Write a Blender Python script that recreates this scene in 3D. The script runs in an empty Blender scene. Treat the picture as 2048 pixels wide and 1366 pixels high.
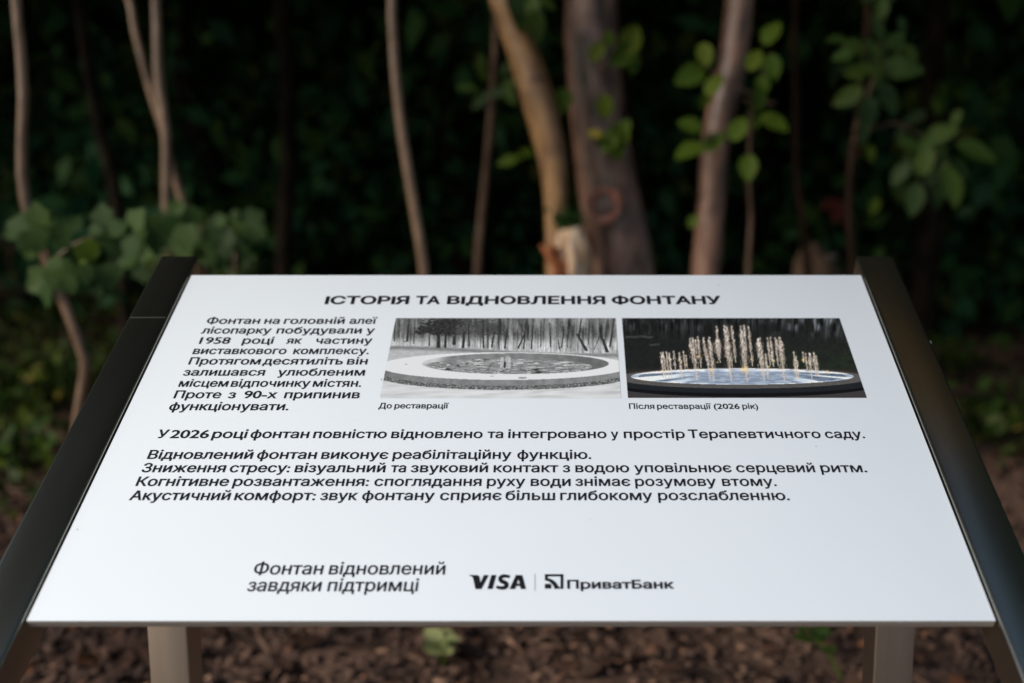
import bpy, bmesh, math, random
import numpy as np
from mathutils import Vector

random.seed(7)
rng = np.random.default_rng(11)
scene = bpy.context.scene
COL = scene.collection

# ------------------------------------------------------------------ camera
CAM_H, PITCH, FPX = 1.22, math.radians(9.4), 2150.0
PPX, PPY = 1120.0, 683.0                       # optical axis in the 2048 x 1366 photograph
cam = bpy.data.cameras.new('camera')
cam.sensor_width = 36.0
cam.lens = FPX / 2048 * 36.0
cam.shift_x = (1024 - PPX) / 2048
cam.clip_start, cam.clip_end = 0.02, 400
cam.dof.use_dof = True
cam.dof.focus_distance = 1.205
cam.dof.aperture_fstop = 2.35
cam_ob = bpy.data.objects.new('camera', cam)
COL.objects.link(cam_ob)
cam_ob.location = (0, 0, CAM_H)
cam_ob.rotation_euler = (math.pi / 2 - PITCH, 0, 0)
scene.camera = cam_ob

# ------------------------------------------------------------------ sky, sun, exposure
SUN_EL, SUN_AZ = math.radians(29), math.radians(235)     # azimuth from +Y towards +X: behind and left of the camera
world = bpy.data.worlds.new('World')
scene.world = world
world.use_nodes = True
wn = world.node_tree
sky = wn.nodes.new('ShaderNodeTexSky')
sky.sky_type = 'NISHITA'
sky.sun_disc = False
sky.sun_elevation = SUN_EL
sky.sun_rotation = SUN_AZ
wn.links.new(sky.outputs[0], wn.nodes['Background'].inputs[0])
wn.nodes['Background'].inputs[1].default_value = 0.10
sun = bpy.data.lights.new('sun', 'SUN')
sun.energy = 2.2
sun.angle = math.radians(16)
sun.color = (1.0, 0.92, 0.80)
sun_ob = bpy.data.objects.new('sun', sun)
COL.objects.link(sun_ob)
sd = Vector((math.sin(SUN_AZ) * math.cos(SUN_EL), math.cos(SUN_AZ) * math.cos(SUN_EL), math.sin(SUN_EL)))
sun_ob.rotation_euler = sd.to_track_quat('Z', 'Y').to_euler()
sun_ob.location = sd * 20
scene.view_settings.view_transform = 'Standard'
scene.view_settings.look = 'None'
scene.view_settings.gamma = 1
scene.view_settings.exposure = 0.48
scene.cycles.max_bounces = 6
scene.cycles.use_denoising = True

# ------------------------------------------------------------------ measuring helpers
CP, SP = math.cos(PITCH), math.sin(PITCH)

def ray(px, py):
    a, b = (px - PPX) / FPX, -(py - PPY) / FPX
    return np.array([a, CP + b * SP, -SP + b * CP])

def at(px, py, y):
    """the point at distance y (world Y) seen at a measured place of the photograph"""
    d = ray(px, py)
    return d * (y / d[1]) + np.array([0, 0, CAM_H])

# the panel: bottom edge 0.997 m down the optical axis, leaning away
PHI = math.atan(1675 / FPX) - PITCH
B0 = ray(PPX, 1242) * 0.997 + np.array([0, 0, CAM_H])
UU = np.array([0, math.cos(PHI), math.sin(PHI)])
NN = np.array([0, -math.sin(PHI), math.cos(PHI)])
XL, XR, PH = -0.4952, 0.4044, 0.5671

def on_panel(px, py):
    d = ray(px, py)
    o = np.array([0, 0, CAM_H])
    t = ((B0 - o) @ NN) / (d @ NN)
    p = o + d * t - B0
    return p[0], p @ UU

def pan(x, u, n=0.0):
    return B0 + np.array([x, 0, 0]) + UU * u + NN * n

# ------------------------------------------------------------------ object helpers
def tag(o, label=None, cat=None, group=None, kind=None):
    if label: o['label'] = label
    if cat: o['category'] = cat
    if group: o['group'] = group
    if kind: o['kind'] = kind
    return o

def world_loc(o):
    p = Vector((0, 0, 0))
    while o:
        p += o.location
        o = o.parent
    return np.array(p)

def empty(name, loc, label=None, cat=None, group=None):
    o = bpy.data.objects.new(name, None)
    o.empty_display_size = 0.1
    COL.objects.link(o)
    o.location = loc
    return tag(o, label, cat, group)

def mesh(name, V, F, mat, parent=None, smooth=False, origin=None):
    """V (n,3) world coordinates; F list of faces or an (m,k) array"""
    V = np.asarray(V, float).reshape(-1, 3)
    if origin is None:
        if parent is not None:
            origin = world_loc(parent)
        else:
            origin = np.zeros(3)
    me = bpy.data.meshes.new(name)
    if isinstance(F, np.ndarray):
        m, k = F.shape
        me.vertices.add(len(V))
        me.vertices.foreach_set('co', (V - origin).astype(np.float32).ravel())
        me.loops.add(m * k)
        me.loops.foreach_set('vertex_index', F.astype(np.int32).ravel())
        me.polygons.add(m)
        me.polygons.foreach_set('loop_start', np.arange(0, m * k, k, dtype=np.int32))
        me.update(calc_edges=True)
    else:
        me.from_pydata([tuple(p) for p in (V - origin)], [], [tuple(f) for f in F])
    if smooth:
        me.polygons.foreach_set('use_smooth', np.ones(len(me.polygons), bool))
    me.materials.append(mat)
    me.update()
    o = bpy.data.objects.new(name, me)
    COL.objects.link(o)
    if parent is not None:
        o.parent = parent
        o.location = origin - world_loc(parent)
    else:
        o.location = origin
    return o

def copy_tree(o, parent=None):
    c = o.copy()
    COL.objects.link(c)
    c.parent = parent
    for ch in [k for k in o.children]:
        copy_tree(ch, c)
    return c

# ------------------------------------------------------------------ materials
def new_mat(name, col, rough=0.6, metal=0.0, spec=0.5):
    m = bpy.data.materials.new(name)
    m.use_nodes = True
    b = m.node_tree.nodes['Principled BSDF']
    b.inputs['Base Color'].default_value = (*col, 1)
    b.inputs['Roughness'].default_value = rough
    b.inputs['Metallic'].default_value = metal
    b.inputs['Specular IOR Level'].default_value = spec
    return m

def noise_mix(m, c1, c2, scale, detail=4, stretch=(1, 1, 1), lo=0.35, hi=0.65, bump=0.0, bump_scale=None, bump_dist=0.01):
    nt = m.node_tree
    b = nt.nodes['Principled BSDF']
    tc = nt.nodes.new('ShaderNodeTexCoord')
    mp = nt.nodes.new('ShaderNodeMapping')
    mp.inputs['Scale'].default_value = stretch
    nt.links.new(tc.outputs['Object'], mp.inputs[0])
    n = nt.nodes.new('ShaderNodeTexNoise')
    n.inputs['Scale'].default_value = scale
    n.inputs['Detail'].default_value = detail
    nt.links.new(mp.outputs[0], n.inputs['Vector'])
    r = nt.nodes.new('ShaderNodeValToRGB')
    r.color_ramp.elements[0].position, r.color_ramp.elements[1].position = lo, hi
    r.color_ramp.elements[0].color, r.color_ramp.elements[1].color = (*c1, 1), (*c2, 1)
    nt.links.new(n.outputs[0], r.inputs[0])
    nt.links.new(r.outputs[0], b.inputs['Base Color'])
    if bump:
        n2 = nt.nodes.new('ShaderNodeTexNoise')
        n2.inputs['Scale'].default_value = bump_scale or scale * 2
        n2.inputs['Detail'].default_value = 6
        nt.links.new(mp.outputs[0], n2.inputs['Vector'])
        bp = nt.nodes.new('ShaderNodeBump')
        bp.inputs['Strength'].default_value = bump
        bp.inputs['Distance'].default_value = bump_dist
        nt.links.new(n2.outputs[0], bp.inputs['Height'])
        nt.links.new(bp.outputs[0], b.inputs['Normal'])
    return m

def island_mat(name, stops, rough=0.6, trans=0.0, spec=0.12):
    """base colour picked per leaf / chip from a ramp; optional light shining through"""
    m = new_mat(name, stops[0][1], rough, 0, spec)
    nt = m.node_tree
    b = nt.nodes['Principled BSDF']
    g = nt.nodes.new('ShaderNodeNewGeometry')
    r = nt.nodes.new('ShaderNodeValToRGB')
    cr = r.color_ramp
    while len(cr.elements) < len(stops):
        cr.elements.new(0.5)
    for e, (p, c) in zip(cr.elements, stops):
        e.position, e.color = p, (*c, 1)
    nt.links.new(g.outputs['Random Per Island'], r.inputs[0])
    nt.links.new(r.outputs[0], b.inputs['Base Color'])
    if trans:
        t = nt.nodes.new('ShaderNodeBsdfTranslucent')
        mx = nt.nodes.new('ShaderNodeMixShader')
        mx.inputs[0].default_value = trans
        nt.links.new(r.outputs[0], t.inputs[0])
        nt.links.new(b.outputs[0], mx.inputs[1])
        nt.links.new(t.outputs[0], mx.inputs[2])
        nt.links.new(mx.outputs[0], nt.nodes['Material Output'].inputs[0])
    return m

M = {}
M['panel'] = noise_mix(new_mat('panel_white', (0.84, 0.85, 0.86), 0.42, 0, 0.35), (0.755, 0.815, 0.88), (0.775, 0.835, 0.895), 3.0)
M['panel_side'] = new_mat('panel_side', (0.07, 0.06, 0.06), 0.6)
M['panel_edge'] = new_mat('panel_edge', (0.20, 0.17, 0.15), 0.6)
M['ink'] = new_mat('ink_black', (0.012, 0.012, 0.016), 0.5, 0, 0.3)
M['ink_grey'] = new_mat('ink_grey', (0.45, 0.46, 0.48), 0.5, 0, 0.3)
M['steel'] = noise_mix(new_mat('brushed_steel', (0.5, 0.48, 0.46), 0.27, 1.0), (0.46, 0.455, 0.39), (0.54, 0.53, 0.46), 40,
                       stretch=(1, 0.08, 0.08), bump=0.04, bump_scale=160, bump_dist=0.0006)
M['post'] = noise_mix(new_mat('post_steel', (0.5, 0.46, 0.42), 0.42, 1.0), (0.52, 0.43, 0.36), (0.60, 0.50, 0.42), 60,
                      stretch=(1, 1, 0.05), bump=0.04, bump_scale=160, bump_dist=0.0006)
M['weld'] = new_mat('weld_bead', (0.11, 0.11, 0.10), 0.85, 0.2)
BARKS = {
    'plum': ((0.035, 0.017, 0.012), (0.22, 0.118, 0.08)),
    'tan': ((0.12, 0.058, 0.024), (0.33, 0.185, 0.08)),
    'brown': ((0.05, 0.025, 0.017), (0.25, 0.135, 0.092)),
    'twig': ((0.085, 0.049, 0.028), (0.215, 0.13, 0.078)),
    'dull': ((0.06, 0.038, 0.027), (0.12, 0.078, 0.055)),
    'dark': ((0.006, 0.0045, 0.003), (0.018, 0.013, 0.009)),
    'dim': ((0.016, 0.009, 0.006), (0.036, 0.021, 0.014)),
}
for k, (a, b) in BARKS.items():
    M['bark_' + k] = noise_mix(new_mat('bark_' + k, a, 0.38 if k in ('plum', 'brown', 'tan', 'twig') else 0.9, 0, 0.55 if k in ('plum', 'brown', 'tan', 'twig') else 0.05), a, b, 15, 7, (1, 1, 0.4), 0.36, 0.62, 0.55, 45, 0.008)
M['knot'] = noise_mix(new_mat('knot_wood', (0.2, 0.09, 0.06), 0.6), (0.24, 0.085, 0.058), (0.36, 0.15, 0.10), 60, 4, bump=0.5)
M['knot_core'] = noise_mix(new_mat('knot_core', (0.1, 0.06, 0.05), 0.8), (0.12, 0.075, 0.06), (0.24, 0.16, 0.13), 60)
M['fresh'] = noise_mix(new_mat('fresh_wood', (0.6, 0.4, 0.25), 0.6), (0.55, 0.33, 0.18), (0.85, 0.66, 0.48), 30, 5, (1, 1, 0.3))
M['splinter'] = noise_mix(new_mat('splinter_wood', (0.4, 0.13, 0.05), 0.6), (0.32, 0.08, 0.025), (0.58, 0.20, 0.07), 40)
M['moss'] = island_mat('moss_green', [(0, (0.02, 0.055, 0.012)), (1, (0.035, 0.08, 0.018))], 0.8)
M['leaf'] = island_mat('leaf_green', [(0, (0.018, 0.042, 0.009)), (0.6, (0.032, 0.066, 0.009)), (1, (0.058, 0.095, 0.012))], 0.6, 0.25, 0.25)
M['leaf_bright'] = island_mat('leaf_fresh', [(0, (0.045, 0.085, 0.008)), (0.7, (0.07, 0.11, 0.01)), (1, (0.10, 0.13, 0.014))], 0.55, 0.25)
M['leaf_maple'] = island_mat('leaf_maple', [(0, (0.020, 0.050, 0.009)), (0.6, (0.036, 0.073, 0.014)), (1, (0.055, 0.095, 0.020))], 0.6, 0.15, 0.2)
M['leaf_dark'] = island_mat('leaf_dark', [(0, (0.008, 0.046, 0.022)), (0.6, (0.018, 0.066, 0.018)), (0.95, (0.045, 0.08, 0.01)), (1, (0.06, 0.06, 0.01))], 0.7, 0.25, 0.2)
M['leaf_golden'] = island_mat('leaf_golden', [(0, (0.50, 0.33, 0.06)), (0.6, (0.66, 0.44, 0.08)), (1, (0.50, 0.42, 0.09))], 0.6, 0.55)
M['leaf_yellow'] = island_mat('leaf_yellow', [(0, (0.25, 0.2, 0.03)), (1, (0.32, 0.26, 0.04))], 0.5, 0.25)
M['leaf_pale'] = island_mat('leaf_pale', [(0, (0.22, 0.25, 0.10)), (1, (0.30, 0.32, 0.14))], 0.5, 0.2)
M['leaf_red'] = island_mat('leaf_red', [(0, (0.045, 0.008, 0.006)), (1, (0.075, 0.016, 0.010))], 0.6, 0.2)
M['weed'] = island_mat('weed_green', [(0, (0.02, 0.045, 0.006)), (0.75, (0.04, 0.075, 0.008)), (1, (0.11, 0.14, 0.015))], 0.55, 0.2)
M['ivy'] = island_mat('ivy_green', [(0, (0.012, 0.026, 0.005)), (0.7, (0.026, 0.045, 0.008)), (0.95, (0.05, 0.06, 0.01)), (1, (0.13, 0.10, 0.02))], 0.55, 0.18)
M['litter'] = island_mat('dead_leaves', [(0, (0.03, 0.016, 0.011)), (0.5, (0.055, 0.03, 0.022)), (0.9, (0.085, 0.045, 0.03)), (1, (0.18, 0.07, 0.03))], 0.7)
M['chips'] = island_mat('wood_chips', [(0, (0.06, 0.039, 0.031)), (0.6, (0.105, 0.064, 0.049)), (0.92, (0.16, 0.096, 0.068)), (0.97, (0.21, 0.10, 0.06)), (1, (0.30, 0.19, 0.13))], 0.75)
M['soil'] = noise_mix(new_mat('soil', (0.06, 0.036, 0.026), 0.9, 0, 0.2), (0.035, 0.021, 0.016), (0.135, 0.08, 0.058), 4.5, 9, bump=0.7, bump_scale=30, bump_dist=0.03)

# ------------------------------------------------------------------ ground (structure)
def vnoise(x, y, seed=0):
    x, y = np.asarray(x, float), np.asarray(y, float)
    xi, yi = np.floor(x), np.floor(y)
    fx, fy = x - xi, y - yi
    fx, fy = fx * fx * (3 - 2 * fx), fy * fy * (3 - 2 * fy)
    def h(a, b):
        v = np.sin(a * 127.1 + b * 311.7 + seed * 74.7) * 43758.5453
        return v - np.floor(v)
    return (h(xi, yi) * (1 - fx) + h(xi + 1, yi) * fx) * (1 - fy) + (h(xi, yi + 1) * (1 - fx) + h(xi + 1, yi + 1) * fx) * fy

def ground_z(x, y):
    x, y = np.asarray(x, float), np.asarray(y, float)
    r = np.clip((y - 11) / 16, 0, 1)
    bank = r * r * (3 - 2 * r) * 7.5
    n = (vnoise(x * 1.3, y * 1.3, 1) - 0.5) * 0.07 + (vnoise(x * 5, y * 5, 2) - 0.5) * 0.05 + (vnoise(x * 11, y * 11, 3) - 0.5) * 0.035
    return bank + n * np.clip((y - 0.5) / 1.5, 0.3, 1)

def axis_pts(lo, hi, mid0, mid1, fine, coarse):
    a = list(np.arange(mid0, mid1, fine))
    s, p = fine, mid1
    while p < hi:
        a.append(p); s = min(s * 1.25, coarse); p += s
    a.append(hi)
    s, p = fine, mid0
    while p > lo:
        s = min(s * 1.25, coarse); p -= s; a.insert(0, p)
    a.insert(0, lo)
    return np.array(sorted(set(a)))

gx, gy = axis_pts(-90, 90, -3.5, 3.5, 0.06, 6), axis_pts(-60, 120, 0.6, 7, 0.06, 6)
GX, GY = np.meshgrid(gx, gy)
GV = np.stack([GX, GY, ground_z(GX, GY)], -1).reshape(-1, 3)
nx, ny = len(gx), len(gy)
ii = (np.arange(ny - 1)[:, None] * nx + np.arange(nx - 1)[None]).ravel()
tag(mesh('ground', GV, np.stack([ii, ii + 1, ii + nx + 1, ii + nx], 1), M['soil'], smooth=True), kind='structure')

# ------------------------------------------------------------------ shape builders
def box(x0, x1, y0, y1, z0, z1, bevel=0.0, seg=3, frame=None):
    """bevelled box in a local frame (function of x,y,z -> world); returns V, F"""
    bm = bmesh.new()
    bmesh.ops.create_cube(bm, size=1)
    for v in bm.verts:
        v.co = Vector((x0 + (v.co.x + .5) * (x1 - x0), y0 + (v.co.y + .5) * (y1 - y0), z0 + (v.co.z + .5) * (z1 - z0)))
    if bevel:
        bmesh.ops.bevel(bm, geom=bm.edges[:], offset=bevel, segments=seg, profile=0.5, affect='EDGES')
    bm.verts.ensure_lookup_table()
    V = np.array([v.co[:] for v in bm.verts])
    F = [[v.index for v in f.verts] for f in bm.faces]
    bm.free()
    if frame is not None:
        V = np.array([frame(*p) for p in V])
    return V, F

def smooth_path(pts, rad, step=0.06):
    P, R = np.array(pts, float), np.array(rad, float)
    Q, S = [], []
    for i in range(len(P) - 1):
        p0, p1, p2, p3 = P[max(i - 1, 0)], P[i], P[i + 1], P[min(i + 2, len(P) - 1)]
        n = max(2, int(np.linalg.norm(p2 - p1) / step))
        for k in range(n):
            t = k / n
            Q.append(0.5 * (2 * p1 + (p2 - p0) * t + (2 * p0 - 5 * p1 + 4 * p2 - p3) * t * t + (3 * p1 - p0 - 3 * p2 + p3) * t ** 3))
            S.append(R[i] * (1 - t) + R[i + 1] * t)
    Q.append(P[-1]); S.append(R[-1])
    return np.array(Q), np.array(S)

def tube(pts, rad, seg=14, step=0.06, rough=0.06, seed=0):
    Q, S = smooth_path(pts, rad, step)
    n = len(Q)
    T = np.gradient(Q, axis=0)
    T /= np.linalg.norm(T, axis=1)[:, None] + 1e-9
    ref = np.array([0, 1.0, 0.001]) if abs(T[0][1]) < 0.9 else np.array([1.0, 0, 0])
    A = np.cross(T, ref); A /= np.linalg.norm(A, axis=1)[:, None] + 1e-9
    Bv = np.cross(T, A)
    th = np.linspace(0, 2 * np.pi, seg, endpoint=False)
    L = np.concatenate([[0], np.cumsum(np.linalg.norm(np.diff(Q, axis=0), axis=1))])
    nz = (vnoise(np.cos(th)[None] * 1.6 + 7 + 0 * L[:, None], np.sin(th)[None] * 1.6 + L[:, None] * 5, seed) - 0.5) * 2
    nz2 = (vnoise(th[None] * 2.6 + 0 * L[:, None], L[:, None] * 14, seed + 5) - 0.5)
    sw = (vnoise(L * 2.2, L * 0 + 3.3, seed + 9) - 0.5)
    rr = S[:, None] * (1 + rough * (nz + nz2) + rough * 1.2 * sw[:, None])
    V = Q[:, None, :] + rr[..., None] * (np.cos(th)[None, :, None] * A[:, None, :] + np.sin(th)[None, :, None] * Bv[:, None, :])
    i, j = np.meshgrid(np.arange(n - 1), np.arange(seg), indexing='ij')
    j2 = (j + 1) % seg
    F = np.stack([i * seg + j, i * seg + j2, (i + 1) * seg + j2, (i + 1) * seg + j], -1).reshape(-1, 4)
    V = V.reshape(-1, 3)
    c0, c1 = len(V), len(V) + 1
    V = np.vstack([V, Q[0], Q[-1]])
    k = np.arange(seg); k2 = (k + 1) % seg
    caps = np.vstack([np.stack([k2, k, np.full(seg, c0), np.full(seg, c0)], 1),
                      np.stack([(n - 1) * seg + k, (n - 1) * seg + k2, np.full(seg, c1), np.full(seg, c1)], 1)])
    faces = [tuple(f) for f in F] + [tuple(f[:3]) for f in caps]
    return V, faces

def join(parts):
    V, F, o = [], [], 0
    for v, f in parts:
        V.append(v)
        F += [tuple(int(i) + o for i in q) for q in f]
        o += len(v)
    return np.vstack(V), F

OVATE = np.array([(0, 0), (.16, .12), (.27, .32), (.28, .5), (.2, .74), (.08, .92), (0, 1.0),
                  (-.08, .92), (-.2, .74), (-.28, .5), (-.27, .32), (-.16, .12)])
ROUND = np.array([(0, 0), (.2, .06), (.36, .25), (.4, .47), (.31, .72), (.13, .92), (0, 1.0),
                  (-.13, .92), (-.31, .72), (-.4, .47), (-.36, .25), (-.2, .06)])
MAPLE = np.array([(0, 0), (.12, -.07), (.32, -.06), (.42, .08), (.54, .18), (.52, .30), (.62, .50), (.50, .60), (.42, .68), (.32, .68),
                  (.28, .82), (.14, .90), (0, 1.02), (-.14, .90), (-.28, .82), (-.32, .68), (-.42, .68), (-.50, .60),
                  (-.62, .50), (-.52, .30), (-.54, .18), (-.42, .08), (-.32, -.06), (-.12, -.07)])
LOW = np.array([(0, 0), (.27, .42), (0, 1.0), (-.27, .42)])

def leaf_set(P, up, nrm, size, outline=OVATE, fold=0.25, curl=0.12):
    """many leaves at once. P base points, up = tip direction, nrm = facing, size = length"""
    P, up, nrm, size = (np.asarray(a, float) for a in (P, up, nrm, size))
    up = up / (np.linalg.norm(up, axis=1)[:, None] + 1e-9)
    nrm = nrm - (nrm * up).sum(1)[:, None] * up
    nrm = nrm / (np.linalg.norm(nrm, axis=1)[:, None] + 1e-9)
    sd_ = np.cross(up, nrm)
    k = len(outline)
    x, y = outline[:, 0], outline[:, 1]
    z = np.abs(x) * fold - curl * y * y
    V = P[:, None] + size[:, None, None] * (x[None, :, None] * sd_[:, None] + y[None, :, None] * up[:, None] + z[None, :, None] * nrm[:, None])
    n = len(P)
    if k == 4:
        return V.reshape(-1, 3), np.arange(n * 4).reshape(-1, 4)
    c = P + size[:, None] * (0.45 * up - curl * 0.2 * nrm)
    V = np.concatenate([V, c[:, None]], 1).reshape(-1, 3)
    b = np.arange(n)[:, None] * (k + 1)
    i = np.arange(k)[None]
    F = np.stack([b + i, b + (i + 1) % k, b + k + 0 * i], -1).reshape(-1, 3)
    return V, F

def rand_dirs(n, r=rng):
    d = r.normal(size=(n, 3))
    return d / np.linalg.norm(d, axis=1)[:, None]

def crown_leaves(centers, per, spread, size, r=rng, flat=0.6):
    n = len(centers) * per
    P = np.repeat(np.asarray(centers, float), per, 0) + r.normal(size=(n, 3)) * spread
    up = rand_dirs(n, r) + np.array([0, 0, -0.35])
    nr = rand_dirs(n, r) + np.array([0, -0.15, flat])
    return leaf_set(P, up, nr, size * r.uniform(0.65, 1.3, n), LOW, 0.2, 0.15)

def crown_centers(c, rad, n, r=rng, inner=0.35):
    d = rand_dirs(n, r)
    return np.asarray(c) + d * np.asarray(rad) * r.uniform(inner, 1.0, n)[:, None]

# ------------------------------------------------------------------ information sign
sign_base = np.array([-0.0454, 1.352, 0.0])
sign = empty('information_sign', sign_base, 'white tilted information board with fountain history text, steel side rails and two posts', 'information sign')
GAP = 0.0022
RW, RD = 0.0505, 0.046
U_SEAM = 0.467

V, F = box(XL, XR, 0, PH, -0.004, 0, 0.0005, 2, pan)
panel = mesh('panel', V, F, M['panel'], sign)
panel.data.materials.append(M['panel_side'])
for p in panel.data.polygons:                      # cut edges and back of the sheet are dark
    if Vector(NN).dot(p.normal) < 0.6:
        p.material_index = 1
V, F = box(XL + .001, XR - .001, -0.0008, 0.0009, -0.0075, -0.0012, 0.0003, 1, pan)
mesh('edge_strip', V, F, M['panel_edge'], panel)

for side in (-1, 1):
    x0 = XL - GAP - RW if side < 0 else XR + GAP
    V, F = box(x0, x0 + RW, -0.19, PH + 0.0425, -RD + 0.0035, 0.0035, 0.0035, 4, pan)
    rail = mesh('rail', V, F, M['steel'], sign, smooth=True)
    if side < 0:
        V, F = box(x0 + .0024, x0 + RW - .0024, U_SEAM - .00035, U_SEAM + .00035, 0.0024, 0.0037, 0.0002, 1, pan)
        mesh('weld_seam', V, F, M['weld'], rail, smooth=True)
    # folded support lip under the panel
    xa, xb = (XL - GAP, XL + .022) if side < 0 else (XR - .022, XR + GAP)
    V, F = box(xa, xb, 0.02, PH - 0.02, -0.0075, -0.0052, 0.0004, 1, pan)
    mesh('support_lip', V, F, M['steel'], rail)
    cx = -0.5145 if side < 0 else 0.4393
    yz = pan(0, U_SEAM, -RD * 0.55)
    V, F = box(cx - .0262, cx + .0262, 1.326, 1.378, -0.25, yz[2], 0.003, 3)
    post = mesh('post', V, F, M['post'], sign, smooth=True)
    V, F = box(cx - .06, cx + .06, 1.292, 1.412, -0.005, 0.014, 0.003, 2)
    mesh('foot_plate', V, F, M['post'], post)

# flat-shade large faces that were smoothed together with their bevels
for o in list(sign.children):
    for q in [o] + list(o.children):
        if q.type == 'MESH':
            try:
                q.data.set_sharp_from_angle(angle=math.radians(35))
            except Exception:
                pass

# ---- lettering: every word set to its measured place on the board
FONT = bpy.data.fonts.load('<builtin>')
Z1 = lambda s, ox, oy: (lambda x, y: (ox + x * s, oy + y * s))
zb = Z1(480 / 2048, 300, 560)
z4, z5 = Z1(760 / 2048, 240, 840), Z1(760 / 2048, 1000, 840)
zt1, zt2 = Z1(420 / 2048, 630, 570), Z1(430 / 2048, 1030, 570)
zc = Z1(800 / 2048, 740, 780)
zf = Z1(440 / 2048, 480, 1110)
zl = Z1(450 / 2048, 920, 1120)

LINES = []   # (part name, baseline px, size, weight, [(word, left px, right px)])
def line(name, z, bl, size, weight, words):
    LINES.append((name, z(0, bl)[1], size, weight, [(w, (wz or z)(a, 0)[0], (wz2 or wz or z)(b, 0)[0]) for w, a, b, wz, wz2 in
                                                    [(tuple(q) + (None, None))[:5] for q in words]]))
S_BODY, S_CAP, S_FOOT, S_TITLE = 0.0186, 0.0128, 0.0205, 0.0232
BW = 0.016
line('title_text', zt1, 185.5, S_TITLE, 0.034, [('ІСТОРІЯ', 103, 918), ('ТА', 985, 1222), ('ВІДНОВЛЕННЯ', 1290, 858, zt1, zt2), ('ФОНТАНУ', 920, 1960, zt2)])
for bl, ws in [
    (375, [('Фонтан', 485, 937), ('на', 978, 1105), ('головній', 1145, 1660), ('алеї', 1703, 1935)]),
    (458, [('лісопарку', 443, 1033), ('побудували', 1082, 1805), ('у', 1847, 1915)]),
    (545, [('1958', 424, 683), ('році', 790, 1053), ('як', 1165, 1293), ('частину', 1417, 1895)]),
    (633, [('виставкового', 369, 1163), ('комплексу.', 1225, 1868)]),
    (722, [('Протягом', 333, 942), ('десятиліть', 965, 1645), ('він', 1682, 1855)]),
    (817, [('залишався', 286, 978), ('улюбленим', 1090, 1832)]),
    (912, [('місцем', 248, 665), ('відпочинку', 692, 1365), ('містян.', 1391, 1803)]),
    (1010, [('Проте', 207, 605), ('з', 668, 730), ('90-х', 800, 1082), ('припинив', 1147, 1789)]),
    (1112, [('функціонувати.', 164, 1183)])]:
    line('body_text', zb, bl, S_BODY, BW, ws)
line('body_text', z4, 98, S_BODY, BW, [('У', 200, 257), ('2026', 271, 478), ('році', 497, 684), ('фонтан', 703, 1017), ('повністю', 1042, 1436),
     ('відновлено', 1462, 1953), ('та', 1980, 16, z4, z5), ('інтегровано', 43, 573, z5), ('у', 597, 638, z5), ('простір', 667, 995, z5),
     ('Терапевтичного', 1015, 1727, z5), ('саду.', 1752, 1964, z5)])
line('body_text', z4, 210, S_BODY, BW, [('Відновлений', 150, 714), ('фонтан', 738, 1058), ('виконує', 1085, 1445), ('реабілітаційну', 1470, 60, z4, z5), ('функцію.', 93, 491, z5)])
line('body_text', z4, 282, S_BODY, BW, [('Зниження', 118, 567), ('стресу:', 591, 914), ('візуальний', 942, 1429), ('та', 1459, 1540), ('звуковий', 1567, 1982),
     ('контакт', 2013, 313, z4, z5), ('з', 338, 377, z5), ('водою', 406, 695, z5), ('уповільнює', 723, 1248, z5), ('серцевий', 1273, 1696, z5), ('ритм.', 1728, 1976, z5)])
line('body_text', z4, 356, S_BODY, BW, [('Когнітивне', 88, 584), ('розвантаження:', 609, 1339), ('споглядання', 1370, 1947), ('руху', 1977, 135, z4, z5), ('води', 165, 380, z5),
     ('знімає', 406, 702, z5), ('розумову', 728, 1165, z5), ('втому.', 1197, 1489, z5)])
line('body_text', z4, 432.5, S_BODY, BW, [('Акустичний', 52, 592), ('комфорт:', 617, 1052), ('звук', 1079, 1278), ('фонтану', 1304, 1694), ('сприяє', 1724, 8, z4, z5),
     ('більш', 29, 296, z5), ('глибокому', 324, 821, z5), ('розслабленню.', 852, 1559, z5)])
line('caption_text', zc, 95, S_CAP, 0.014, [('До', 45, 111), ('реставрації', 126, 402)])
line('caption_text', zc, 97.5, S_CAP, 0.014, [('Після', 1326, 1455), ('реставрації', 1469, 1745), ('(2026', 1759, 1891), ('рік)', 1905, 1985)])
line('footer_text', zf, 182, S_FOOT, 0.011, [('Фонтан', 124, 768), ('відновлений', 827, 1907)])
line('footer_text', zf, 339, S_FOOT, 0.011, [('завдяки', 68, 750), ('підтримці', 814, 1656)])
line('bank_wordmark', zl, 261, 0.0138, 0.030, [('ПриватБанк', 975, 1950)])

from mathutils.geometry import interpolate_bezier, delaunay_2d_cdt

def area2(P):
    x, y = P[:, 0], P[:, 1]
    return float(np.sum(x * np.roll(y, -1) - np.roll(x, -1) * y))
def inside(pt, P):
    x, y = P[:, 0], P[:, 1]; x2, y2 = np.roll(x, -1), np.roll(y, -1)
    c = (y > pt[1]) != (y2 > pt[1])
    xi = x + (pt[1] - y) * (x2 - x) / np.where(np.abs(y2 - y) < 1e-12, 1e-12, y2 - y)
    return bool(np.sum(c & (pt[0] < xi)) % 2)
def contour(sp):
    n = len(sp.bezier_points)
    if n == 0:
        P = np.array([(p.co[0], p.co[1]) for p in sp.points])
        return P[np.linalg.norm(P - np.roll(P, 1, 0), axis=1) > 1e-5]
    out = []
    for i in range(n):
        p, q = sp.bezier_points[i], sp.bezier_points[(i + 1) % n]
        straight = (p.handle_right - p.co).length < 1e-5 and (q.handle_left - q.co).length < 1e-5
        seg = [p.co, q.co] if straight else interpolate_bezier(p.co, p.handle_right, q.handle_left, q.co, 6)
        out += [(v[0], v[1]) for v in seg[:-1]]
    P = np.array(out)
    return P[np.linalg.norm(P - np.roll(P, 1, 0), axis=1) > 1e-5]
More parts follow.
